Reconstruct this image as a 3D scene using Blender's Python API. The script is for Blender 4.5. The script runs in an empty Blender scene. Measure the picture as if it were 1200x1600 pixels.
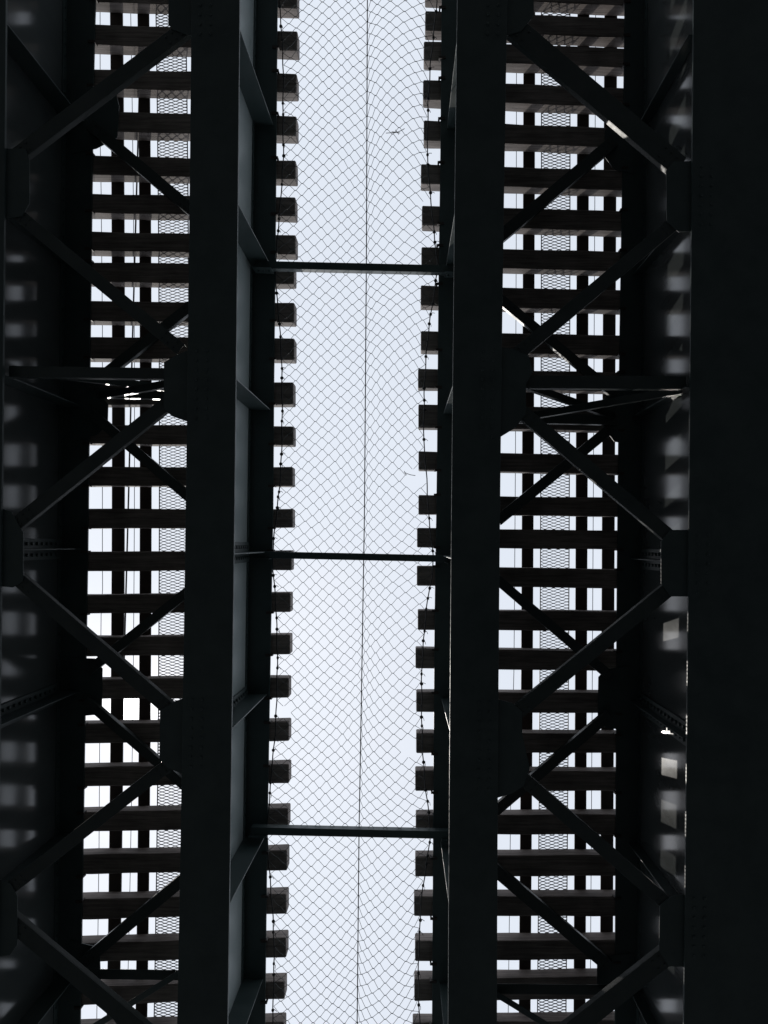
import bpy, math, random
from mathutils import Vector, Matrix

# ------------------------------------------------------------------ camera, sky, sun, exposure
scene = bpy.context.scene
F, UC, VC = 1200.0, 640.0, 850.0          # focal length in photo pixels and the zenith's place in the photo
cam_data = bpy.data.cameras.new('camera')
cam_data.sensor_fit = 'AUTO'
cam_data.sensor_width = 36.0
cam_data.lens = F / 1600.0 * 36.0
cam_data.shift_x = (600.0 - UC) / 1600.0
cam_data.shift_y = -(800.0 - VC) / 1600.0
cam_data.clip_end = 2000.0
cam = bpy.data.objects.new('camera', cam_data)
scene.collection.objects.link(cam)
cam.location = (0, 0, 0)
cam.rotation_euler = (math.pi, 0, 0)      # looks straight up
scene.camera = cam

SUN_DIR = Vector((203 - UC, 1104 - VC, F)).normalized()
world = bpy.data.worlds.new('World')
scene.world = world
world.use_nodes = True
wn, wl = world.node_tree.nodes, world.node_tree.links
wn.clear()
w_out = wn.new('ShaderNodeOutputWorld')
w_bg = wn.new('ShaderNodeBackground')
w_bg.inputs['Strength'].default_value = 0.1
sky = wn.new('ShaderNodeTexSky')
sky.sky_type = 'NISHITA'
sky.sun_disc = False
sky.sun_elevation = math.asin(SUN_DIR.z)
sky.sun_rotation = math.atan2(SUN_DIR.x, SUN_DIR.y)
sky.air_density = 1.0
sky.dust_density = 3.0
# thin bright overcast in front of the blue
tc = wn.new('ShaderNodeTexCoord')
nz = wn.new('ShaderNodeTexNoise')
nz.inputs['Scale'].default_value = 2.2
nz.inputs['Detail'].default_value = 6.0
nz.inputs['Roughness'].default_value = 0.55
wl.new(tc.outputs['Generated'], nz.inputs['Vector'])
ramp = wn.new('ShaderNodeMapRange')
ramp.inputs['From Min'].default_value = 0.3
ramp.inputs['From Max'].default_value = 0.7
ramp.inputs['To Min'].default_value = 0.84
ramp.inputs['To Max'].default_value = 0.98
wl.new(nz.outputs['Fac'], ramp.inputs['Value'])
mixc = wn.new('ShaderNodeMix')
mixc.data_type = 'RGBA'
wl.new(ramp.outputs['Result'], mixc.inputs['Factor'])
wl.new(sky.outputs['Color'], mixc.inputs['A'])
mixc.inputs['B'].default_value = (8.1, 8.7, 9.65, 1)
# bright aureole of the veiled sun
dot = wn.new('ShaderNodeVectorMath'); dot.operation = 'DOT_PRODUCT'
wl.new(tc.outputs['Generated'], dot.inputs[0])
dot.inputs[1].default_value = SUN_DIR
mx = wn.new('ShaderNodeMath'); mx.operation = 'MAXIMUM'; mx.inputs[1].default_value = 0.0
wl.new(dot.outputs['Value'], mx.inputs[0])
def glow(power, amount):
    p = wn.new('ShaderNodeMath'); p.operation = 'POWER'; p.inputs[1].default_value = power
    wl.new(mx.outputs[0], p.inputs[0])
    m = wn.new('ShaderNodeMath'); m.operation = 'MULTIPLY'; m.inputs[1].default_value = amount
    wl.new(p.outputs[0], m.inputs[0])
    return m
g1, g2 = glow(700.0, 1.0), glow(6000.0, 60.0)
gs = wn.new('ShaderNodeMath'); gs.operation = 'ADD'
wl.new(g1.outputs[0], gs.inputs[0]); wl.new(g2.outputs[0], gs.inputs[1])
addc = wn.new('ShaderNodeMix'); addc.data_type = 'RGBA'; addc.blend_type = 'ADD'
addc.inputs['Factor'].default_value = 1.0
wl.new(mixc.outputs['Result'], addc.inputs['A'])
wl.new(gs.outputs[0], addc.inputs['B'])
wl.new(addc.outputs['Result'], w_bg.inputs['Color'])
wl.new(w_bg.outputs['Background'], w_out.inputs['Surface'])

sun_data = bpy.data.lights.new('sun', 'SUN')
sun_data.energy = 2.0
sun_data.angle = math.radians(0.5)
sun_data.color = (1.0, 0.95, 0.88)
sun = bpy.data.objects.new('sun', sun_data)
scene.collection.objects.link(sun)
sun.rotation_euler = SUN_DIR.to_track_quat('Z', 'Y').to_euler()
sun.location = SUN_DIR * 60

vs = scene.view_settings
scene.display_settings.display_device = 'sRGB'
vs.view_transform = 'Standard'
vs.look = 'None'
vs.exposure = 0.0
vs.gamma = 1.0
vs.use_curve_mapping = False

# ------------------------------------------------------------------ heights (metres above the camera)
ZB = 8.26      # underside of the girders
ZT = 10.30     # underside of the sleepers
TIE_H = 0.225
ZR = ZT + TIE_H + 0.012   # underside of the rails
ZG = -1.6      # street
rnd = random.Random(7)
COL = scene.collection

def P(u, v, z):
    return Vector(((u - UC) * z / F, (v - VC) * z / F, z))

def ev(path, v):
    """value at v on a list of (v, u) points, straight between them and beyond"""
    if v <= path[0][0]:
        a, b = path[0], path[1]
    elif v >= path[-1][0]:
        a, b = path[-2], path[-1]
    else:
        for a, b in zip(path, path[1:]):
            if a[0] <= v <= b[0]:
                break
    return a[1] + (b[1] - a[1]) * (v - a[0]) / (b[0] - a[0])

def smooth(path):
    """a gentle curve through measured points: quadratic least squares fit"""
    n = len(path)
    xs = [(p[0] - 800) / 800 for p in path]
    S = [sum(x ** k for x in xs) for k in range(5)]
    T = [sum((x ** k) * p[1] for x, p in zip(xs, path)) for k in range(3)]
    M = Matrix(((S[0], S[1], S[2]), (S[1], S[2], S[3]), (S[2], S[3], S[4])))
    c = M.inverted() @ Vector(T)
    return [(v, c[0] + c[1] * ((v - 800) / 800) + c[2] * ((v - 800) / 800) ** 2) for v in range(-100, 1701, 100)]

# ------------------------------------------------------------------ mesh helpers
class MB:
    def __init__(self):
        self.v, self.f = [], []
    def hexa(self, c):
        """eight corners: bottom loop then top loop"""
        i = len(self.v)
        self.v += [tuple(p) for p in c]
        for q in ((0, 3, 2, 1), (4, 5, 6, 7), (0, 1, 5, 4), (1, 2, 6, 5), (2, 3, 7, 6), (3, 0, 4, 7)):
            self.f.append(tuple(i + k for k in q))
    def box(self, x0, x1, y0, y1, z0, z1):
        self.hexa([(x0, y0, z0), (x1, y0, z0), (x1, y1, z0), (x0, y1, z0),
                   (x0, y0, z1), (x1, y0, z1), (x1, y1, z1), (x0, y1, z1)])
    def obox(self, o, ax, ay, az, x0, x1, y0, y1, z0, z1):
        g = lambda x, y, z: o + ax * x + ay * y + az * z
        self.hexa([g(x0, y0, z0), g(x1, y0, z0), g(x1, y1, z0), g(x0, y1, z0),
                   g(x0, y0, z1), g(x1, y0, z1), g(x1, y1, z1), g(x0, y1, z1)])
    def prism(self, poly, z0, z1):
        i, n = len(self.v), len(poly)
        self.v += [(p[0], p[1], z0) for p in poly] + [(p[0], p[1], z1) for p in poly]
        self.f.append(tuple(range(i + n - 1, i - 1, -1)))
        self.f.append(tuple(range(i + n, i + 2 * n)))
        for k in range(n):
            j = (k + 1) % n
            self.f.append((i + k, i + j, i + n + j, i + n + k))
    def loft(self, rings):
        """closed rings of equal count joined end to end and capped"""
        n, base = len(rings[0]), len(self.v)
        for r in rings:
            self.v += [tuple(p) for p in r]
        for a in range(len(rings) - 1):
            o = base + a * n
            for k in range(n):
                j = (k + 1) % n
                self.f.append((o + k, o + j, o + n + j, o + n + k))
        self.f.append(tuple(range(base + n - 1, base - 1, -1)))
        e = base + (len(rings) - 1) * n
        self.f.append(tuple(range(e, e + n)))
    def tube(self, pts, r, sides=4, cap=True):
        pts = [Vector(p) for p in pts]
        n, base = sides, len(self.v)
        for k, p in enumerate(pts):
            t = (pts[min(k + 1, len(pts) - 1)] - pts[max(k - 1, 0)])
            if t.length < 1e-9:
                t = Vector((0, 1, 0))
            t.normalize()
            a = t.cross(Vector((0, 0, 1)))
            if a.length < 1e-4:
                a = Vector((1, 0, 0))
            a.normalize()
            b = t.cross(a)
            for s in range(n):
                w = 2 * math.pi * (s + .5) / n
                self.v.append(tuple(p + a * (r * math.cos(w)) + b * (r * math.sin(w))))
        for k in range(len(pts) - 1):
            o = base + k * n
            for s in range(n):
                j = (s + 1) % n
                self.f.append((o + s, o + j, o + n + j, o + n + s))
        if cap:
            self.f.append(tuple(range(base + n - 1, base - 1, -1)))
            e = base + (len(pts) - 1) * n
            self.f.append(tuple(range(e, e + n)))
    def bolt(self, c, axis, r=.017, h=.02):
        axis = axis.normalized()
        a = axis.orthogonal().normalized(); b = axis.cross(a)
        ring = [c + a * (r * math.cos(k * math.pi / 3)) + b * (r * math.sin(k * math.pi / 3)) for k in range(6)]
        self.loft([ring, [p + axis * h for p in ring]])
    def build(self, name, mat, parent=None, bevel=0.0, smooth_shade=False):
        me = bpy.data.meshes.new(name)
        me.from_pydata(self.v, [], self.f)
        import bmesh
        bm = bmesh.new(); bm.from_mesh(me)
        bmesh.ops.recalc_face_normals(bm, faces=bm.faces)
        bm.to_mesh(me); bm.free()
        if smooth_shade:
            for p in me.polygons:
                p.use_smooth = True
        me.materials.append(mat)
        o = bpy.data.objects.new(name, me)
        COL.objects.link(o)
        if parent is not None:
            o.parent = parent
            o.matrix_parent_inverse = Matrix.Translation(-parent.location)
        if bevel:
            m = o.modifiers.new('bevel', 'BEVEL')
            m.width = bevel; m.segments = 2; m.limit_method = 'ANGLE'
        return o

def tag(o, label, cat, group=None, kind=None):
    if label: o['label'] = label
    if cat: o['category'] = cat
    if group: o['group'] = group
    if kind: o['kind'] = kind
    return o

def thing(name, loc, label, cat, group=None):
    o = bpy.data.objects.new(name, None)
    COL.objects.link(o)
    o.location = loc
    o.empty_display_size = .3
    return tag(o, label, cat, group)

# ------------------------------------------------------------------ materials
def new_mat(name):
    m = bpy.data.materials.new(name); m.use_nodes = True
    return m, m.node_tree.nodes, m.node_tree.links, m.node_tree.nodes['Principled BSDF']

def paint(name, c0, c1, rough0, rough1, scale=3.0, bump=.15, spec=.5, streak=(1, 1, 1)):
    m, n, l, b = new_mat(name)
    t = n.new('ShaderNodeTexCoord')
    mp = n.new('ShaderNodeMapping'); mp.inputs['Scale'].default_value = streak
    l.new(t.outputs['Object'], mp.inputs['Vector'])
    a = n.new('ShaderNodeTexNoise'); a.inputs['Scale'].default_value = scale; a.inputs['Detail'].default_value = 8
    a.inputs['Roughness'].default_value = .65
    l.new(mp.outputs['Vector'], a.inputs['Vector'])
    r = n.new('ShaderNodeValToRGB')
    r.color_ramp.elements[0].position = .35; r.color_ramp.elements[1].position = .7
    r.color_ramp.elements[0].color = (*c0, 1); r.color_ramp.elements[1].color = (*c1, 1)
    l.new(a.outputs['Fac'], r.inputs['Fac']); l.new(r.outputs['Color'], b.inputs['Base Color'])
    q = n.new('ShaderNodeMapRange')
    q.inputs['From Min'].default_value = .3; q.inputs['From Max'].default_value = .7
    q.inputs['To Min'].default_value = rough0; q.inputs['To Max'].default_value = rough1
    l.new(a.outputs['Fac'], q.inputs['Value']); l.new(q.outputs['Result'], b.inputs['Roughness'])
    b.inputs['Specular IOR Level'].default_value = spec
    if bump:
        f = n.new('ShaderNodeTexNoise'); f.inputs['Scale'].default_value = scale * 14; f.inputs['Detail'].default_value = 4
        l.new(mp.outputs['Vector'], f.inputs['Vector'])
        bp = n.new('ShaderNodeBump'); bp.inputs['Strength'].default_value = bump; bp.inputs['Distance'].default_value = .004
        l.new(f.outputs['Fac'], bp.inputs['Height']); l.new(bp.outputs['Normal'], b.inputs['Normal'])
    return m

M_STEEL = paint('dark_green_steel_paint', (.036, .056, .057), (.056, .080, .080), .38, .6)
M_WEB_SHADED = paint('shaded_web_paint', (.060, .070, .072), (.085, .096, .097), .11, .17, scale=1.1, bump=.02, spec=.40, streak=(1, 1, .35))  # outer girders: web paint darkened, their deeper shade put into the colour
M_WEB_LIT = paint('lit_web_paint', (.27, .32, .322), (.32, .365, .365), .32, .42, scale=1.1, bump=.03, streak=(1, 1, .35))  # inner girders: same paint made paler, skylight from the gap put into the colour
M_BRACE = paint('brace_paint', (.024, .037, .037), (.042, .055, .054), .34, .55)
M_RUST = paint('rusty_rail_steel', (.026, .020, .017), (.055, .040, .033), .55, .8, scale=6)
M_GALV = paint('dull_galvanised_steel', (.06, .062, .065), (.12, .122, .125), .45, .65, scale=8)
M_CORD = paint('black_cord', (.012, .012, .013), (.03, .03, .032), .6, .8, scale=20)
M_NET = paint('grey_green_net_twine', (.045, .055, .055), (.08, .09, .088), .6, .8, scale=12, bump=0)
M_TWIG = paint('dry_twig', (.06, .045, .03), (.10, .08, .055), .7, .9, scale=15)
M_ROAD = paint('asphalt', (.0065, .0072, .0076), (.0125, .013, .013), .8, .95, scale=.6)

def wood():
    m, n, l, b = new_mat('weathered_sleeper_timber')
    t = n.new('ShaderNodeTexCoord')
    oi = n.new('ShaderNodeObjectInfo')
    off = n.new('ShaderNodeVectorMath'); off.operation = 'SCALE'; off.inputs[0].default_value = (31, 17, 9)
    l.new(oi.outputs['Random'], off.inputs['Scale'])
    add = n.new('ShaderNodeVectorMath'); add.operation = 'ADD'
    l.new(t.outputs['Object'], add.inputs[0]); l.new(off.outputs['Vector'], add.inputs[1])
    mp = n.new('ShaderNodeMapping'); mp.inputs['Scale'].default_value = (1.2, 22, 22)
    l.new(add.outputs['Vector'], mp.inputs['Vector'])
    a = n.new('ShaderNodeTexNoise'); a.inputs['Scale'].default_value = 1.5; a.inputs['Detail'].default_value = 9
    a.inputs['Roughness'].default_value = .7
    l.new(mp.outputs['Vector'], a.inputs['Vector'])
    r = n.new('ShaderNodeValToRGB')
    r.color_ramp.elements[0].position = .3; r.color_ramp.elements[0].color = (.12, .10, .09, 1)
    r.color_ramp.elements[1].position = .72; r.color_ramp.elements[1].color = (.39, .335, .305, 1)
    l.new(a.outputs['Fac'], r.inputs['Fac'])
    # blotches of creosote and damp
    c = n.new('ShaderNodeTexNoise'); c.inputs['Scale'].default_value = 2.3; c.inputs['Detail'].default_value = 5
    l.new(add.outputs['Vector'], c.inputs['Vector'])
    cr = n.new('ShaderNodeMapRange'); cr.inputs['From Min'].default_value = .35; cr.inputs['From Max'].default_value = .65
    cr.inputs['To Min'].default_value = .62; cr.inputs['To Max'].default_value = 1.0
    l.new(c.outputs['Fac'], cr.inputs['Value'])
    hs = n.new('ShaderNodeMix'); hs.data_type = 'RGBA'; hs.blend_type = 'MULTIPLY'; hs.inputs['Factor'].default_value = 1
    l.new(r.outputs['Color'], hs.inputs['A']); l.new(cr.outputs['Result'], hs.inputs['B'])
    l.new(hs.outputs['Result'], b.inputs['Base Color'])
    b.inputs['Roughness'].default_value = .85
    bp = n.new('ShaderNodeBump'); bp.inputs['Strength'].default_value = .5; bp.inputs['Distance'].default_value = .006
    l.new(a.outputs['Fac'], bp.inputs['Height']); l.new(bp.outputs['Normal'], b.inputs['Normal'])
    return m
M_WOOD = wood()

# ------------------------------------------------------------------ the street below the camera
g = MB()
g.v = [(-300, -300, ZG), (300, -300, ZG), (300, 300, ZG), (-300, 300, ZG)]; g.f = [(0, 1, 2, 3)]
tag(g.build('ground', M_ROAD), 'dark asphalt street under the elevated railway', 'ground', kind='structure')

# ------------------------------------------------------------------ girders
SKEW = 0.017
OFFS = [21 + 276 * k for k in range(-3, 4)]       # stiffener planes (photo pixels at girder underside)
V0, V1 = -140, 1740
STN = list(range(V0, V1 + 1, 94))
BF_T, TF_T, TF_Z = .04, .035, ZT - .05
def to_v(off, u):
    return VC + off + SKEW * (u - UC)

def strip(edge_l, edge_r, z0, z1):
    """a long plate between two measured edges"""
    m = MB(); rings = []
    for v in STN:
        a, b = P(ev(edge_l, v), v, z0), P(ev(edge_r, v), v, z0)
        rings.append([(a.x, a.y, z0), (b.x, b.y, z0), (b.x, b.y, z1), (a.x, a.y, z1)])
    m.loft(rings)
    return m

def world_x(path, y, z):
    """x at world y of a measured edge seen at height z"""
    return (ev(path, VC + y * F / z) - UC) * z / F

def make_girder(label, bl, br, tl, tr, side, web_u, gussets_b, gussets_t, web_mat=M_WEB_SHADED, name='plate_girder', cat='girder', box_web=None, bolts=True):
    """bl/br/tl/tr: measured edges of lower and upper flange; side: +1 the web face towards +x is seen"""
    bl, br = smooth(bl), smooth(br)
    root = thing(name, P(ev(web_u, 850), 850, ZB), label, cat, 'steel girders carrying the two tracks')
    wx = lambda y: world_x(web_u, y, ZB)
    fl = strip(bl, br, ZB, ZB + BF_T)
    for poly in gussets_b:
        va, vb2 = min(p[1] for p in poly), max(p[1] for p in poly)
        q = 0
        while va + 8 + q * 15 < vb2 - 4:
            v = va + 8 + q * 15
            inner = sum(p[0] for p in poly) / len(poly) > ev(web_u, v)
            for off in ((-14, -30) if inner else (14, 30)):
                fl.bolt(P((ev(br, v) if inner else ev(bl, v)) + off, v, ZB), Vector((0, 0, -1)), .017, .014)
            q += 1
    fl.build('bottom_flange', M_STEEL, root, bevel=.004)
    # upper flange: where an edge cannot be seen it mirrors the other about the web
    def tf_edges(y):
        x = wx(y)
        a = world_x(tl, y, TF_Z) if tl else None
        b = world_x(tr, y, TF_Z) if tr else None
        if a is None: a = 2 * x - b
        if b is None: b = 2 * x - a
        return a, b
    m = MB(); rings = []
    for v in STN:
        y = (v - VC) * ZT / F
        a, b = tf_edges(y)
        rings.append([(a, y, TF_Z), (b, y, TF_Z), (b, y, TF_Z + TF_T), (a, y, TF_Z + TF_T)])
    m.loft(rings)
    m.build('top_flange', M_STEEL, root, bevel=.004)
    t = .008
    zs = (ZB + BF_T, TF_Z)
    for wu in ([web_u] + ([box_web] if box_web else [])):
        m = MB(); rings = []
        for v in STN:
            y = (v - VC) * ZT / F
            x = world_x(wu, y, ZB)
            rings.append([(x - t, y, zs[0]), (x + t, y, zs[0]), (x + t, y, zs[1]), (x - t, y, zs[1])])
        m.loft(rings)
        m.build('web', web_mat, root)
    # angles along the top and bottom of the web
    m = MB()
    for z0, z1 in ((TF_Z - .11, TF_Z - .002), (ZB + BF_T + .002, ZB + BF_T + .10)):
        rings = []
        for v in STN:
            y = (v - VC) * ZT / F
            x = wx(y) + side * t
            x1 = x + side * .013
            rings.append([(x, y, z0), (x1, y, z0), (x1, y, z1), (x, y, z1)])
        m.loft(rings)
    # rivet heads along the upper angle
    yy = (V0 - VC) * ZT / F + .1
    while yy < (V1 - VC) * ZT / F:
        m.bolt(Vector((wx(yy) + side * (t + .013), yy, TF_Z - .055)), Vector((side, 0, 0)), .014, .012)
        yy += .16
    m.build('flange_angle', M_STEEL, root)
    # stiffeners
    for k, off in enumerate(OFFS):
        vb = to_v(off, ev(web_u, VC + off))
        y = (vb - VC) * ZB / F
        x = wx(y)
        yt = (VC + off - VC) * ZB / F
        edge_b = world_x(br if side > 0 else bl, y, ZB)
        a, b = tf_edges(y)
        edge_t = b if side > 0 else a
        xa, xb = x + side * (t + .001), x + side * max(abs(edge_b - x) - .012, .13)
        xt = x + side * min(abs(edge_t - x) - .03, max(abs(edge_b - x) + .01, .14))
        st = MB()
        z0, z1 = ZB + BF_T + .001, TF_Z - .001
        h = .007
        st.hexa([(xa, y - h, z0), (xb, y - h, z0), (xb, y + h, z0), (xa, y + h, z0),
                 (xa, y - h, z1), (xt, y - h, z1), (xt, y + h, z1), (xa, y + h, z1)])
        so = st.build('stiffener', M_STEEL, root, bevel=.002)
        if k not in (3, 4):
            continue
        # its connection angle with a row of bolts on the web
        an = MB()
        for sy in (-1, 1):
            y0, y1 = (y - h - .125, y - h - .001) if sy < 0 else (y + h + .001, y + h + .125)
            x0, x1 = sorted((x + side * (t + .0145), x + side * (t + .026)))
            an.box(x0, x1, y0, y1, ZB + .16, TF_Z - .13)
            nb = 13
            for q in range(nb):
                zz = ZB + .24 + (TF_Z - .22 - ZB - .24) * q / (nb - 1)
                an.bolt(Vector((x + side * (t + .026), (y0 + y1) / 2, zz)), Vector((side, 0, 0)), .022, .026)
        an.build('bolt_angle', M_STEEL, so)
    # gussets lie on the lower flange / hang under the upper one and reach out to the braces
    for poly in gussets_b:
        m = MB()
        z = ZB + BF_T + .002
        m.prism([P(u, v, z) for u, v in poly], z, z + .012)
        m.build('gusset_plate', M_STEEL, root)
    for poly in gussets_t:
        m = MB()
        z = TF_Z - .016
        m.prism([P(u, v, z) for u, v in poly], z, z + .012)
        m.build('gusset_plate', M_STEEL, root)
    return root, wx

# measured edges (v, u)
A_BR = [(0, 9), (800, 2), (1600, -7)]
A_BL = [(0, -66), (800, -72), (1600, -80)]
A_TR = [(0, 149), (100, 146), (300, 143.5), (500, 141), (850, 137), (1150, 132), (1450, 127.5), (1600, 125)]
B_BL = [(0, 300), (100, 297), (450, 294), (850, 290), (1200, 284), (1400, 279.5), (1600, 277)]
B_BR = [(0, 374), (400, 371), (800, 367), (1000, 363), (1200, 360), (1600, 356)]
B_TR = [(0, 433.5), (200, 432), (430, 430), (600, 428), (780, 427), (1000, 423), (1170, 420), (1350, 417), (1600, 414)]
C_BL = [(0, 715), (100, 713), (300, 710), (500, 709), (640, 706.7), (880, 705), (1180, 702.7), (1600, 700)]
C_BR = [(0, 793), (165, 790), (420, 786), (680, 782), (955, 780), (1270, 779), (1600, 776)]
C_TL = [(0, 690), (250, 688), (450, 685), (700, 683), (800, 681.7), (950, 679), (1250, 677), (1600, 675)]
D_BL = [(0, 1083.5), (400, 1082), (800, 1076.5), (1000, 1074.5), (1250, 1072.5), (1600, 1069)]
D_BR = [(0, 1402), (800, 1396), (1600, 1389)]
D_TL = [(0, 976.5), (130, 975), (270, 973), (500, 969), (700, 966.5), (950, 964), (1250, 962.6), (1600, 961)]
mid = lambda a, b: [(v, (ev(a, v) + ev(b, v)) / 2) for v in (-150, 1750)]
A_W, B_W, C_W = mid(A_BR, A_BL), mid(B_BL, B_BR), mid(C_BL, C_BR)
D_W = [(v, u + 14) for v, u in ((-150, 1084), (1750, 1068))]
D_W2 = [(v, u + 300) for v, u in ((-150, 1084), (1750, 1068))]

def gb(poly): return poly
make_girder('dark girder along the left edge of the photo, sleeper glints blurred on its web', A_BL, A_BR, None, A_TR, 1, A_W,
    [[(-20, 232), (40, 232), (46, 250), (46, 318), (34, 338), (-20, 345)],
     [(-20, 786), (18, 800), (36, 832), (36, 908), (20, 918), (-20, 914)],
     [(-20, 1372), (16, 1380), (27, 1400), (27, 1476), (16, 1492), (-20, 1498)]],
    [[(110, 130), (180, 140), (186, 165), (183, 215), (150, 232), (110, 240)],
     [(110, 585), (150, 610), (169, 632), (168, 664), (150, 680), (110, 690)],
     [(110, 1028), (148, 1029), (160, 1045), (159, 1106), (150, 1117), (110, 1120)],
     [(110, 1470), (145, 1478), (156, 1490), (157, 1538), (146, 1550), (110, 1555)]])
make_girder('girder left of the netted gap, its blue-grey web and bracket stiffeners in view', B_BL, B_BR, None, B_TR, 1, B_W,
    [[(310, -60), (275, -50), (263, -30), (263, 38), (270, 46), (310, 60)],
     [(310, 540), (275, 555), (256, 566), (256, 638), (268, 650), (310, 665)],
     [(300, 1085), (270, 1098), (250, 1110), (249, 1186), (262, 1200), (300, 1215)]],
    [[(330, 280), (296, 306), (330, 400)], [(330, 700), (300, 745), (300, 850), (330, 930)]], web_mat=M_WEB_LIT)
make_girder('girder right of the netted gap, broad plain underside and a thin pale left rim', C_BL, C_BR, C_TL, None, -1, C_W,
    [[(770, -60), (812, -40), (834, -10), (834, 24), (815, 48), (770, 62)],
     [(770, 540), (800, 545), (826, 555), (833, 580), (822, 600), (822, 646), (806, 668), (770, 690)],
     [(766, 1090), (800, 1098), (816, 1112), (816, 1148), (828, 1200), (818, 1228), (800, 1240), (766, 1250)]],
    [], web_mat=M_WEB_LIT)
make_girder('wide box girder filling the right edge, light patches mirrored on its web', D_BL, D_BR, D_TL, None, -1, D_W,
    [[(1100, 252), (1053, 252), (1041, 266), (1042, 346), (1060, 362), (1100, 362)],
     [(1095, 828), (1047, 828), (1033, 846), (1033, 912), (1048, 932), (1095, 932)],
     [(1090, 1396), (1050, 1400), (1031, 1414), (1030, 1486), (1045, 1510), (1090, 1511)]],
    [[(990, 185), (950, 195), (945, 205), (945, 245), (960, 265), (990, 270)],
     [(990, 600), (950, 612), (941, 630), (943, 668), (960, 690), (990, 695)],
     [(985, 1040), (946, 1046), (935, 1058), (934, 1124), (945, 1137), (985, 1142)],
     [(985, 1490), (944, 1494), (933, 1508), (933, 1540), (945, 1556), (985, 1560)]],
    name='box_girder', box_web=D_W2)

# ------------------------------------------------------------------ struts across the netted gap
def channel(mb, p0, p1, w, h, t=.011):
    """a channel opening upwards: flat face below, a leg up each side"""
    d = (p1 - p0); L = d.length; d.normalize()
    up = Vector((0, 0, 1)); n = up.cross(d).normalized()
    mb.obox(p0, d, n, up, 0, L, -w / 2, w / 2, 0, t)
    mb.obox(p0, d, n, up, 0, L, -w / 2, -w / 2 + t, t, h)
    mb.obox(p0, d, n, up, 0, L, w / 2 - t, w / 2, t, h)

ZBAR = ZT - .30
for (ul, vl, ur, vr, w, lab) in (
        (398, 413.0, 722, 420.5, .095, 'slim cross strut over the netted gap, the upper of three'),
        (396, 866.5, 722, 873.5, .088, 'slim cross strut over the netted gap, the middle of three'),
        (392, 1298.5, 716, 1305.5, .098, 'slim cross strut over the netted gap, the lowest of three')):
    a, b = P(ul, vl, ZBAR), P(ur, vr, ZBAR)
    r = thing('cross_strut', (a + b) / 2, lab, 'strut', 'struts tying the two inner girders together')
    m = MB(); channel(m, a, b, w, .12); m.build('strut_bar', M_STEEL, r, bevel=.002)
    d = (b - a).normalized(); n = Vector((0, 0, 1)).cross(d)
    for q, s in ((a, 1), (b, -1)):
        m = MB()
        m.obox(q, d * s, n, Vector((0, 0, 1)), -.02, .22, w / 2 + .001, w / 2 + .011, -.06, .17)
        for kx in (.04, .11, .18):
            m.bolt(q + d * s * kx + n * (w / 2 + .011) + Vector((0, 0, .06)), n, .014, .014)
        m.build('end_plate', M_STEEL, r)

# ------------------------------------------------------------------ lateral braces under each track
ZLB = ZB + BF_T + .018
ZLT = TF_Z - .115
def brace(name_label, level, u0, u1, uc, vc, slope, thick, h=.085):
    z = ZLB if level == 'b' else ZLT
    a = P(u0, vc + (u0 - uc) * slope, z); b = P(u1, vc + (u1 - uc) * slope, z)
    w = thick * math.cos(math.atan(slope)) * z / F
    r = thing('diagonal_brace', (a + b) / 2, name_label, 'brace', 'diagonal braces between the girders')
    m = MB(); channel(m, a, b, w, h)
    d = (b - a).normalized(); n = Vector((0, 0, 1)).cross(d)
    L = (b - a).length
    for s0 in (.08, .16, .24, L - .24, L - .16, L - .08):
        for sn in (-.25, .25):
            m.bolt(a + d * s0 + n * (w * sn) - Vector((0, 0, 0)), Vector((0, 0, -1)), .013, .012)
    m.build('brace_channel', M_BRACE, r, bevel=.002)
    return r

RB = [(795, 1062, 885, 110, .845, 44), (806, 1066, 900, 476.5, -.835, 28), (806, 1060, 900, 714, .845, 28),
      (796, 1060, 900, 1039, -.813, 29), (808, 1058, 900, 1289, .87, 28), (800, 1052, 945, 1571, -.79, 38)]
LB = [(16, 290, 229, 88, -.755, 29), (16, 282, 174, 456, .83, 26), (20, 282, 165, 706, -.80, 27),
      (20, 276, 173, 1030, .86, 29), (8, 274, 203, 1242, -.78, 26), (8, 270, 180, 1578, .84, 34)]
RT = [(780, 960, 877, 289, -.84, 24), (780, 960, 889, 555, .83, 19), (778, 958, 856, 750, -.82, 21),
      (776, 955, 815, 938, .855, 20), (774, 953, 864, 1192, -.85, 21), (772, 953, 875, 1446, .85, 25)]
LT = [(140, 306, 254.6, 290, .84, 23), (140, 304, 254.6, 511.5, -.79, 20), (138, 302, 219, 712, .86, 20),
      (135, 298, 237, 968.5, -.80, 19), (132, 292, 207, 1159, .86, 19), (128, 290, 200, 1446, -.83, 23)]
ORD = ['topmost', 'second from the top', 'third from the top', 'fourth from the top', 'fifth from the top', 'lowest']
def slant(s): return 'falling to the right' if s > 0 else 'rising to the right'
for lst, lev, side, word in ((RB, 'b', 'right', 'wide lower'), (LB, 'b', 'left', 'wide lower'),
                             (RT, 't', 'right', 'narrow upper'), (LT, 't', 'left', 'narrow upper')):
    for k, b in enumerate(lst):
        brace('%s diagonal brace %s under the %s track, %s' % (word, slant(b[4]), side, ORD[k]), lev, *b)

# ------------------------------------------------------------------ cross frames
def frame_bar(mb, u0, v0, z0, u1, v1, z1, wid, hgt, t=.012):
    a, b = P(u0, v0, z0), P(u1, v1, z1)
    d = (b - a); L = d.length; d.normalize()
    n = Vector((0, 1, 0)); n = (n - d * n.dot(d)).normalized()
    up = d.cross(n)
    if up.z < 0: up = -up
    mb.obox(a, d, n, up, 0, L, -wid / 2, wid / 2, 0, t)
    mb.obox(a, d, n, up, 0, L, wid / 2 - t, wid / 2, t, hgt)

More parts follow.
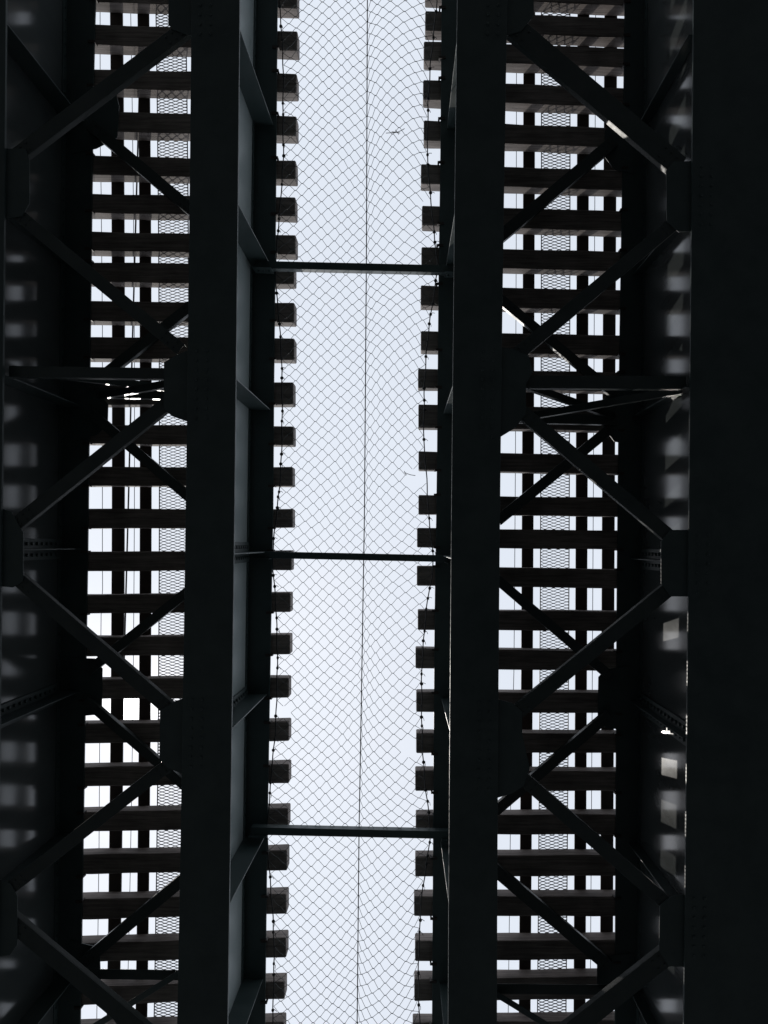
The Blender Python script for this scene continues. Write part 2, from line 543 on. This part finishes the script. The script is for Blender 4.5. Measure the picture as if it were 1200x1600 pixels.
def cross_frame(label, ul, ur, utl, utr, vbl, vbr, vtl, vtr, diag, thick=17):
    """vbl/vbr: photo height of the lower strut at its two ends"""
    z0, z1 = ZB + .14, TF_Z - .2
    yl, yr = (vbl - VC) * z0 / F, (vbr - VC) * z0 / F
    ytl, ytr = (vtl - VC) * z1 / F, (vtr - VC) * z1 / F
    tv = lambda y, z: VC + y * F / z
    r = thing('sway_brace', P((ul + ur) / 2, (vbl + vbr) / 2, z0), label, 'brace', 'sway braces between the girders')
    m = MB(); frame_bar(m, ul, vbl, z0, ur, vbr, z0, thick * z0 / F, .10); m.build('lower_strut', M_BRACE, r, bevel=.002)
    m = MB(); frame_bar(m, utl, vtl, z1, utr, vtr, z1, .13, .09); m.build('upper_strut', M_BRACE, r, bevel=.002)
    if diag:
        for s in (0, 1):
            m = MB()
            dy = .05 if s else -.05
            if s == 0:
                frame_bar(m, ul + 6, tv(yl + dy, z0 + .12), z0 + .12, utr - 4, tv(ytr + dy, z1 - .03), z1 - .03, .085, .07)
            else:
                frame_bar(m, utl + 4, tv(ytl + dy, z1 - .03), z1 - .03, ur - 6, tv(yr + dy, z0 + .12), z0 + .12, .085, .07)
            m.build('diagonal', M_BRACE, r, bevel=.002)
    return r

cross_frame('sway brace under the left track near its second horizontal strut, lower edge catching sun', 14, 290, 150, 305, 580, 584, 613, 617, True)
cross_frame('sway brace under the right track level with the crossing diagonals, thin pale lower edge', 792, 1072, 778, 965, 596, 598, 652, 656, True, 20)
cross_frame('sway brace at the very bottom of the left track with splayed diagonals', 2, 275, 130, 285, 1712, 1716, 1522, 1524, True)
cross_frame('sway brace at the very bottom of the right track with splayed diagonals', 780, 1062, 770, 955, 1726, 1730, 1545, 1547, True)

# ------------------------------------------------------------------ sleepers
TL = [(-24, 6), (41.5, 72.5), (110, 140), (176, 207), (245.5, 275.3), (304.3, 334), (363.7, 393.3), (411.2, 441.3),
      (471.3, 502), (527, 561), (597, 632), (664.5, 694), (729.5, 759.5), (795, 825), (861, 892), (928, 958),
      (994, 1024.5), (1060.5, 1091.5), (1129.5, 1160.5), (1197, 1227), (1266.5, 1297), (1333, 1364), (1402, 1433.5),
      (1470.5, 1501), (1539, 1567), (1603, 1634)]
TR = [(-26, 3.5), (24, 54.6), (71, 101), (132.6, 163), (195.5, 226.8), (262.6, 293.8), (326.8, 358), (390.5, 420.8),
      (450.9, 482), (521.8, 552.6), (580, 610), (636, 672), (708.9, 738.4), (776, 806), (827.5, 857.8), (888, 918.6),
      (955, 986), (1016, 1047), (1082, 1113.7), (1146, 1177), (1205, 1236.4), (1272.8, 1304), (1337, 1369), (1401, 1432),
      (1469.4, 1500.6), (1527.5, 1562), (1596, 1627)]
END_L = [(0, 463.5), (250, 461), (450, 459), (700, 457), (900, 454), (1100, 450.5), (1400, 447), (1600, 443)]
END_R = [(0, 665), (130, 664), (270, 661), (460, 659), (590, 656.5), (780, 655), (970, 653), (1210, 651), (1410, 649), (1600, 647)]

def sleeper(track, v0, v1, label):
    vm = (v0 + v1) / 2
    if track == 'left':
        uref, sl = 262, math.tan(math.radians(1.5 - 2.8 * (vm - 100) / 1300))
        ua, ub = 62 + rnd.uniform(-5, 5), ev(END_L, vm) + rnd.uniform(-1.0, 1.0)
    else:
        uref, sl = 870, math.tan(math.radians(2.3 - 2.6 * (vm - 50) / 1400))
        ua, ub = ev(END_R, vm) + rnd.uniform(-1.8, 1.8), 1086 + rnd.uniform(-5, 5)
    sl += rnd.uniform(-.004, .004)
    root_p = P((ua + ub) / 2, vm, ZT)
    m = MB(); rings = []
    nst = 14
    cut = .012
    ph = [rnd.uniform(0, 6.28) for _ in range(6)]
    wa = [rnd.uniform(.3, .6) for _ in range(2)]
    for k in range(nst + 1):
        s = k / nst
        u = ua + (ub - ua) * s
        dv0 = sl * (u - uref) + wa[0] * math.sin(5 * s + ph[0]) + .25 * math.sin(17 * s + ph[1])
        dv1 = sl * (u - uref) + wa[1] * math.sin(4 * s + ph[2]) + .25 * math.sin(19 * s + ph[3])
        a, b = P(u, v0 + dv0, ZT), P(u, v1 + dv1, ZT)
        c = cut * (1.0 + .4 * math.sin(23 * s + ph[4]))
        zt = ZT + TIE_H
        rings.append([(a.x, a.y + c, ZT), (b.x, b.y - c, ZT), (b.x, b.y, ZT + c), (b.x, b.y, zt - c),
                      (b.x, b.y - c, zt), (a.x, a.y + c, zt), (a.x, a.y, zt - c), (a.x, a.y, ZT + c)])
    # ends slightly rounded
    for end in (0, -1):
        r = rings[end]
        cy = sum(p[1] for p in r) / 8; cz = sum(p[2] for p in r) / 8
        dx = -.012 if end == 0 else .012
        cap = [(p[0] + dx, cy + (p[1] - cy) * .93, cz + (p[2] - cz) * .93) for p in r]
        if end == 0: rings.insert(0, cap)
        else: rings.append(cap)
    m.loft(rings)
    root = thing('timber_sleeper', root_p, label, 'sleeper', 'timber sleepers of the two tracks')
    m.build('timber_beam', M_WOOD, root)
    # hook bolts gripping the girder's top flange
    hb = MB()
    if track == 'left':
        spots = [(ev(A_TR, vm) + 1.5, -1), (ev(B_TR, vm) + 1.5, -1)]
    else:
        spots = [(ev(C_TL, vm) - 1.5, 1), (ev(D_TL, vm) - 1.5, 1)]
    for (u, sx) in spots:
        vv = (v1 if rnd.random() < .5 else v0) + sl * (u - uref) + rnd.uniform(-.5, .5)
        q = P(u, vv, ZT)
        b = MB()
        x0, x1 = sorted((q.x, q.x + sx * .07))
        b.box(x0, x1, q.y - .016, q.y + .016, TF_Z - .022, TF_Z - .003)
        x0, x1 = sorted((q.x, q.x - sx * .022))
        b.box(x0, x1, q.y - .014, q.y + .014, TF_Z - .020, ZT + .03)
        b.build('hook_bolt', M_RUST, root)
    return root

BARS = [('upper', 417), ('middle', 870), ('lowest', 1302)]
NTH = ['first', 'second', 'third', 'fourth', 'fifth', 'sixth', 'seventh', 'eighth']
def tie_labels(table):
    vm = [(a + b) / 2 for a, b in table]
    out = []
    for i, v in enumerate(vm):
        best = None
        for nm, bv in BARS:
            if v < bv:
                n = sum(1 for w in vm if v <= w < bv); c = (n, 'above', nm)
            else:
                n = sum(1 for w in vm if bv <= w <= v); c = (n, 'below', nm)
            if best is None or c[0] < best[0]: best = c
        out.append('%s one %s the %s cross strut' % (NTH[best[0] - 1], best[1], best[2]))
    return out
for track, table in (('left', TL), ('right', TR)):
    for (a, b), l in zip(table, tie_labels(table)):
        sleeper(track, a, b, 'dark timber sleeper of the %s track, %s' % (track, l))

# ------------------------------------------------------------------ rails
def rail_section(w, h):
    b, hd, wb = w / 2, .037, .009
    return [(-b, 0), (b, 0), (b, .012), (wb, .03), (wb, h - .045), (hd, h - .035), (hd, h - .004), (hd - .006, h),
            (-hd + .006, h), (-hd, h - .004), (-hd, h - .035), (-wb, h - .045), (-wb, .03), (-b, .012)]
def rail(name, path, label, cat, group, w, h):
    path = smooth(path)
    m = MB(); rings = []
    sec = rail_section(w, h)
    for v in STN:
        c = P(ev(path, v), v, ZR)
        rings.append([(c.x + dx, c.y, ZR + dz) for dx, dz in sec])
    m.loft(rings)
    o = m.build(name, M_RUST)
    return tag(o, label, cat, group)
L_RAIL = [(30, 182), (470, 183.4), (700, 185), (850, 185), (1050, 184), (1230, 180.5), (1380, 179), (1530, 178)]
L_GUARD = [(30, 224.5), (160, 224.7), (470, 226.7), (850, 228.2), (1030, 226.7), (1230, 225), (1380, 223), (1530, 222)]
R_GUARD1 = [(120, 827), (350, 826.7), (700, 824.6), (950, 824), (1250, 822.7), (1450, 821), (1520, 820)]
R_GUARD2 = [(200, 911), (350, 911), (700, 909), (950, 908.3), (1250, 907.5), (1450, 906)]
R_RAIL = [(200, 953.5), (400, 953), (700, 951), (950, 950), (1250, 949), (1450, 948)]
rail('running_rail', L_RAIL, 'running rail of the left track, farthest left lengthwise bar above its sleepers', 'rail', 'rails of the two tracks', .172, .16)
rail('guard_rail', L_GUARD, 'inner guard rail of the left track, beside the walkway mesh', 'rail', 'rails of the two tracks', .160, .14)
rail('guard_rail', R_GUARD1, 'guard rail of the right track on the left side of its walkway mesh', 'rail', 'rails of the two tracks', .160, .14)
rail('guard_rail', R_GUARD2, 'guard rail of the right track on the right side of its walkway mesh', 'rail', 'rails of the two tracks', .162, .14)
rail('running_rail', R_RAIL, 'running rail of the right track next to the wide box girder', 'rail', 'rails of the two tracks', .174, .16)

# ------------------------------------------------------------------ walkway mesh between the rails
def grating(path_l, wid, label):
    pl = smooth(path_l)
    z = ZT + TIE_H + .012
    y0, y1 = (V0 - VC) * z / F, (V1 - VC) * z / F
    root = thing('walkway_grating', P(ev(pl, 850) + wid / 2, 850, z), label, 'walkway mesh', 'mesh walkways between the rails')
    W = wid * z / F
    m = MB()
    cw, rh = W / 3.25, .0212
    y, i = y0, 0
    r = .0050
    while y < y1:
        xl = world_x(pl, y, z)
        pts = []
        for k in range(7):
            x = xl + k * cw / 2
            dy = (1 if (k + i) % 2 else -1) * (rh / 2 - .0030)
            if k:
                pts.append((x - .0125, y + dy, z))
            else:
                pts.append((x, y + dy, z))
            pts.append((x + .0125, y + dy, z))
        pts.append((xl + W, y, z))
        m.tube(pts, r, 4)
        y += rh; i += 1
    m.build('expanded_mesh', M_GALV, root)
    for e in (0, wid):
        m = MB()
        m.tube([P(ev(pl, v) + e, v, z + .001) for v in STN], .0085, 4)
        m.build('edge_bar', M_GALV, root)
    return root
grating([(90, 244.5), (160, 245.5), (330, 248), (450, 248.5), (700, 249.6), (850, 249.5), (950, 248.2), (1050, 247.5), (1230, 245.6), (1420, 243.5), (1520, 243)],
        46.5, 'diamond walkway mesh along the left track, partly hidden by the girder')
grating([(130, 846), (450, 846), (700, 844.8), (950, 844), (1250, 842.8), (1450, 841), (1520, 840)], 44.6,
        'full-width diamond walkway mesh along the middle of the right track')

# ------------------------------------------------------------------ wires above the tracks
def wire(path, z, r, label, sm=False):
    p = smooth(path) if sm else path
    m = MB()
    vsn = STN if sm else [V0] + [a[0] for a in path] + [V1]
    m.tube([P(ev(p, v), v, z) for v in vsn], r, 5)
    return tag(m.build('overhead_wire', M_CORD), label, 'wire', 'wires strung above the tracks')
wire([(30, 156.4), (220, 156.5), (300, 158), (510, 160), (700, 160), (850, 160), (920, 160.3), (960, 158), (1180, 155.6), (1330, 154.7), (1420, 153.5)], 13.5, .006,
     'thin wire above the left track, outside its running rail')
wire([(30, 206), (240, 206), (480, 208), (700, 210), (850, 211.5), (980, 210), (1180, 206), (1330, 204), (1510, 200)], 13.5, .006,
     'thin wire above the left track, between running rail and guard rail', True)
wire([(130, 807), (350, 806.7), (700, 805.5), (930, 804), (1050, 803), (1250, 798), (1430, 796), (1510, 795)], 13.5, .006,
     'thin wire above the right track, left of its mesh and guard rail')
wire([(180, 930), (500, 929), (700, 927), (850, 926), (1050, 926.6), (1250, 924), (1450, 923)], 13.5, .006,
     'thin wire above the right track, between guard rail and running rail', True)
wire([(300, 213.4), (460, 209), (570, 206), (770, 201), (920, 197)], 12.2, .0135,
     'thick black cable slanting above the left track')

# ------------------------------------------------------------------ net in the gap
ROPE_L = [(-140, 430), (-60, 432), (10, 437), (62, 441), (120, 443), (180, 442), (240, 443), (280, 441), (340, 436), (395, 432), (414, 430), (457, 432), (510, 437),
          (560, 440), (650, 441), (710, 440), (760, 437), (795, 433), (840, 428), (867, 426), (895, 427), (930, 430), (965, 432),
          (1030, 433.5), (1090, 432.5), (1150, 430), (1195, 425), (1240, 422), (1262, 420), (1299, 417), (1320, 418), (1360, 421), (1400, 424),
          (1440, 427), (1490, 428.5), (1530, 428), (1600, 426), (1740, 415)]
ROPE_R = [(-140, 690), (0, 683), (20, 681), (60, 677), (95, 673), (160, 669), (240, 667.5), (300, 672), (340, 676), (380, 680), (419, 684), (440, 681),
          (475, 676), (505, 671), (555, 666), (610, 663), (690, 662), (735, 666), (770, 668), (808, 670), (835, 673), (872, 677),
          (900, 676), (918, 671), (955, 666), (1000, 662), (1050, 659), (1130, 659), (1180, 661), (1225, 664), (1270, 670), (1304, 673),
          (1315, 671), (1340, 668), (1385, 661), (1420, 657), (1455, 656), (1500, 654), (1550, 654), (1600, 656), (1740, 672)]
WIRE_C = [(-140, 575), (0, 574), (400, 572.5), (800, 569.5), (1100, 564.5), (1300, 561), (1600, 558), (1740, 556.5)]
ZN = ZT - .16
net = thing('safety_net', P(560, 850, ZN), 'wavy diamond-mesh net stretched across the sky gap between the inner girders', 'net')
def bay(v):
    """0 at the struts, 1 midway"""
    knots = [-30, 417, 870, 1302, 1735]
    for a, b in zip(knots, knots[1:]):
        if a <= v <= b:
            return math.sin(math.pi * (v - a) / (b - a))
    return 0.0
TEARS = [(651, 746, 16), (444, 1112, 12), (640, 1172, 14), (661, 318, 9)]
CL, CR = 13, 10
HR = 9.2                                    # half row in photo pixels
rows = int((V1 - V0) / HR)
def net_pt(i, j):
    """i: half column 0..2*(NL+NR), j: half row"""
    v = V0 + j * HR
    c = CL
    if i <= c:
        s = i / c
        s = s ** .93
        u = ev(ROPE_L, v) * (1 - s) + ev(WIRE_C, v) * s
        sag = .10 * math.sin(math.pi * s) * (.35 + .65 * bay(v))
    else:
        s = (i - c) / CR
        e = s ** (1.14 + .08 * math.sin(v / 130.0))
        u = ev(WIRE_C, v) * (1 - e) + ev(ROPE_R, v) * e
        sag = .37 * (1 - math.exp(-4.5 * s)) * (1 - s ** 5) * (.22 + .78 * bay(v))
    h = math.sin(i * 12.9898 + j * 78.233) * 43758.5453; h -= math.floor(h)
    h2 = math.sin(i * 39.346 + j * 11.135) * 24634.6345; h2 -= math.floor(h2)
    du = 1.5 * math.sin(v / 61 + i * .31) + .6 * math.sin(v / 23.0 - i * .5) + (h - .5) * 1.5
    dv = 2.2 * math.sin(v / 83 + i * .23 + 1.0) + 1.2 * math.sin(i * .55 + v / 37.0) + (h2 - .5) * 1.5
    k = math.sin(math.pi * min(1, max(0, i / (CL + CR))))
    if i in (0, c, CL + CR): du = 0
    p = P(u + du * k, v + dv, ZN)
    p.z -= sag
    return p
m = MB()
ncol = CL + CR
def torn(p, q):
    c = (p + q) / 2
    u, v = UC + c.x * F / c.z, VC + c.y * F / c.z
    return any((u - a) ** 2 + (v - b) ** 2 < r * r for a, b, r in TEARS)
for j in range(rows):
    for i in range(ncol):
        # strands run along both diagonals of the half-cell grid
        a, b = ((i, j), (i + 1, j + 1)) if (i + j) % 2 == 0 else ((i + 1, j), (i, j + 1))
        p, q = net_pt(*a), net_pt(*b)
        if torn(p, q): continue
        k = Vector((.0085 if q.x > p.x else -.0085, 0, 0)) * min(1.0, abs(q.x - p.x) / .06)
        m.tube([p + k, p + k + (q - p - k * 2) * .5 + Vector((0, 0, -.002)), q - k], .0034, 3, cap=False)
for j in range(rows + 1):
    for i in range(1, ncol):
        if (i + j) % 2 == 0:
            p = net_pt(i, j)
            if not torn(p, p):
                t = .006 * math.sin(i * 3.7 + j * 1.9)
                m.tube([p + Vector((-.0095, -t * .6, 0)), p + Vector((.0095, t * .6, 0))], .0050, 4)
m.build('netting', M_NET, net)
m = MB()
m.tube([P(ev(WIRE_C, v), v, ZN - .006) for v in range(V0, V1 + 1, 40)], .0075, 6)
m.build('centre_cable', M_CORD, net)
CLIPS_L = [10, 40, 62, 120, 163, 180, 226, 242, 290, 341, 361, 457, 508, 526, 577, 592, 643, 658, 709, 725, 767, 778, 793, 840, 898, 916, 966, 984, 1029, 1043, 1120, 1158, 1172, 1224, 1240, 1371, 1440, 1457, 1507, 1523, 1577]
CLIPS_R = [20, 57, 108, 155, 174, 240, 256, 303, 361, 380, 439, 476, 491, 507, 559, 609, 625, 641, 687, 810, 861, 918, 935, 952, 986, 1003, 1053, 1069, 1119, 1133, 1191, 1236, 1254, 1271, 1315, 1335, 1350, 1385, 1437, 1455, 1520, 1570]
for path, clips in ((ROPE_L, CLIPS_L), (ROPE_R, CLIPS_R)):
    m = MB()
    m.tube([P(ev(path, v) + .5 * math.sin(v / 9.0), v, ZN - .002) for v in range(V0, V1 + 1, 12)], .0082, 5)
    cord = m.build('edge_cord', M_CORD, net)
    for v in clips:
        c = P(ev(path, v) + .5 * math.sin(v / 9.0), v + rnd.uniform(-2, 2), ZN - .002)
        t = Vector((0, 1, 0))
        m = MB()
        rr = .021 * rnd.uniform(.8, 1.15)
        ring = lambda y, s: [c + Vector((s * rr * math.cos(q * math.pi / 4), y, s * rr * math.sin(q * math.pi / 4))) for q in range(8)]
        m.loft([ring(-.022, .35), ring(-.014, .85), ring(.0, 1.0), ring(.014, .85), ring(.022, .35)])
        # loose tail of the tie
        a = rnd.uniform(-.8, .8)
        m.tube([c, c + Vector((.03 * math.cos(a), .03 * math.sin(a), -.01)), c + Vector((.055 * math.cos(a + .5), .055 * math.sin(a + .5), -.03))], .004, 4)
        m.build('cord_clip', M_CORD, cord)

# debris caught in the net
def twig(pts_list, label):
    m = MB()
    for pts in pts_list:
        m.tube([P(u, v, ZN - .36 + dz) for u, v, dz in pts], .0042, 5)
    return tag(m.build('twig', M_TWIG), label, 'twig', 'twigs caught in the net')
twig([[(603, 208, 0), (612, 207.5, -.01), (620, 207, -.02), (627, 204, 0), (632, 201, .02)], [(612, 206, .01), (620, 206.5, -.02), (625, 208, 0)],
      [(618, 203, .01), (621, 207, -.02), (623, 210, 0)]], 'small forked twig caught in the upper part of the net')
twig([[(632, 738, 0), (636, 740, -.01), (642, 742, .01), (649, 743, .02)], [(631.5, 736, .01), (633, 739, 0), (634, 741, 0)]], 'tiny twig hanging beside a tear in the net')
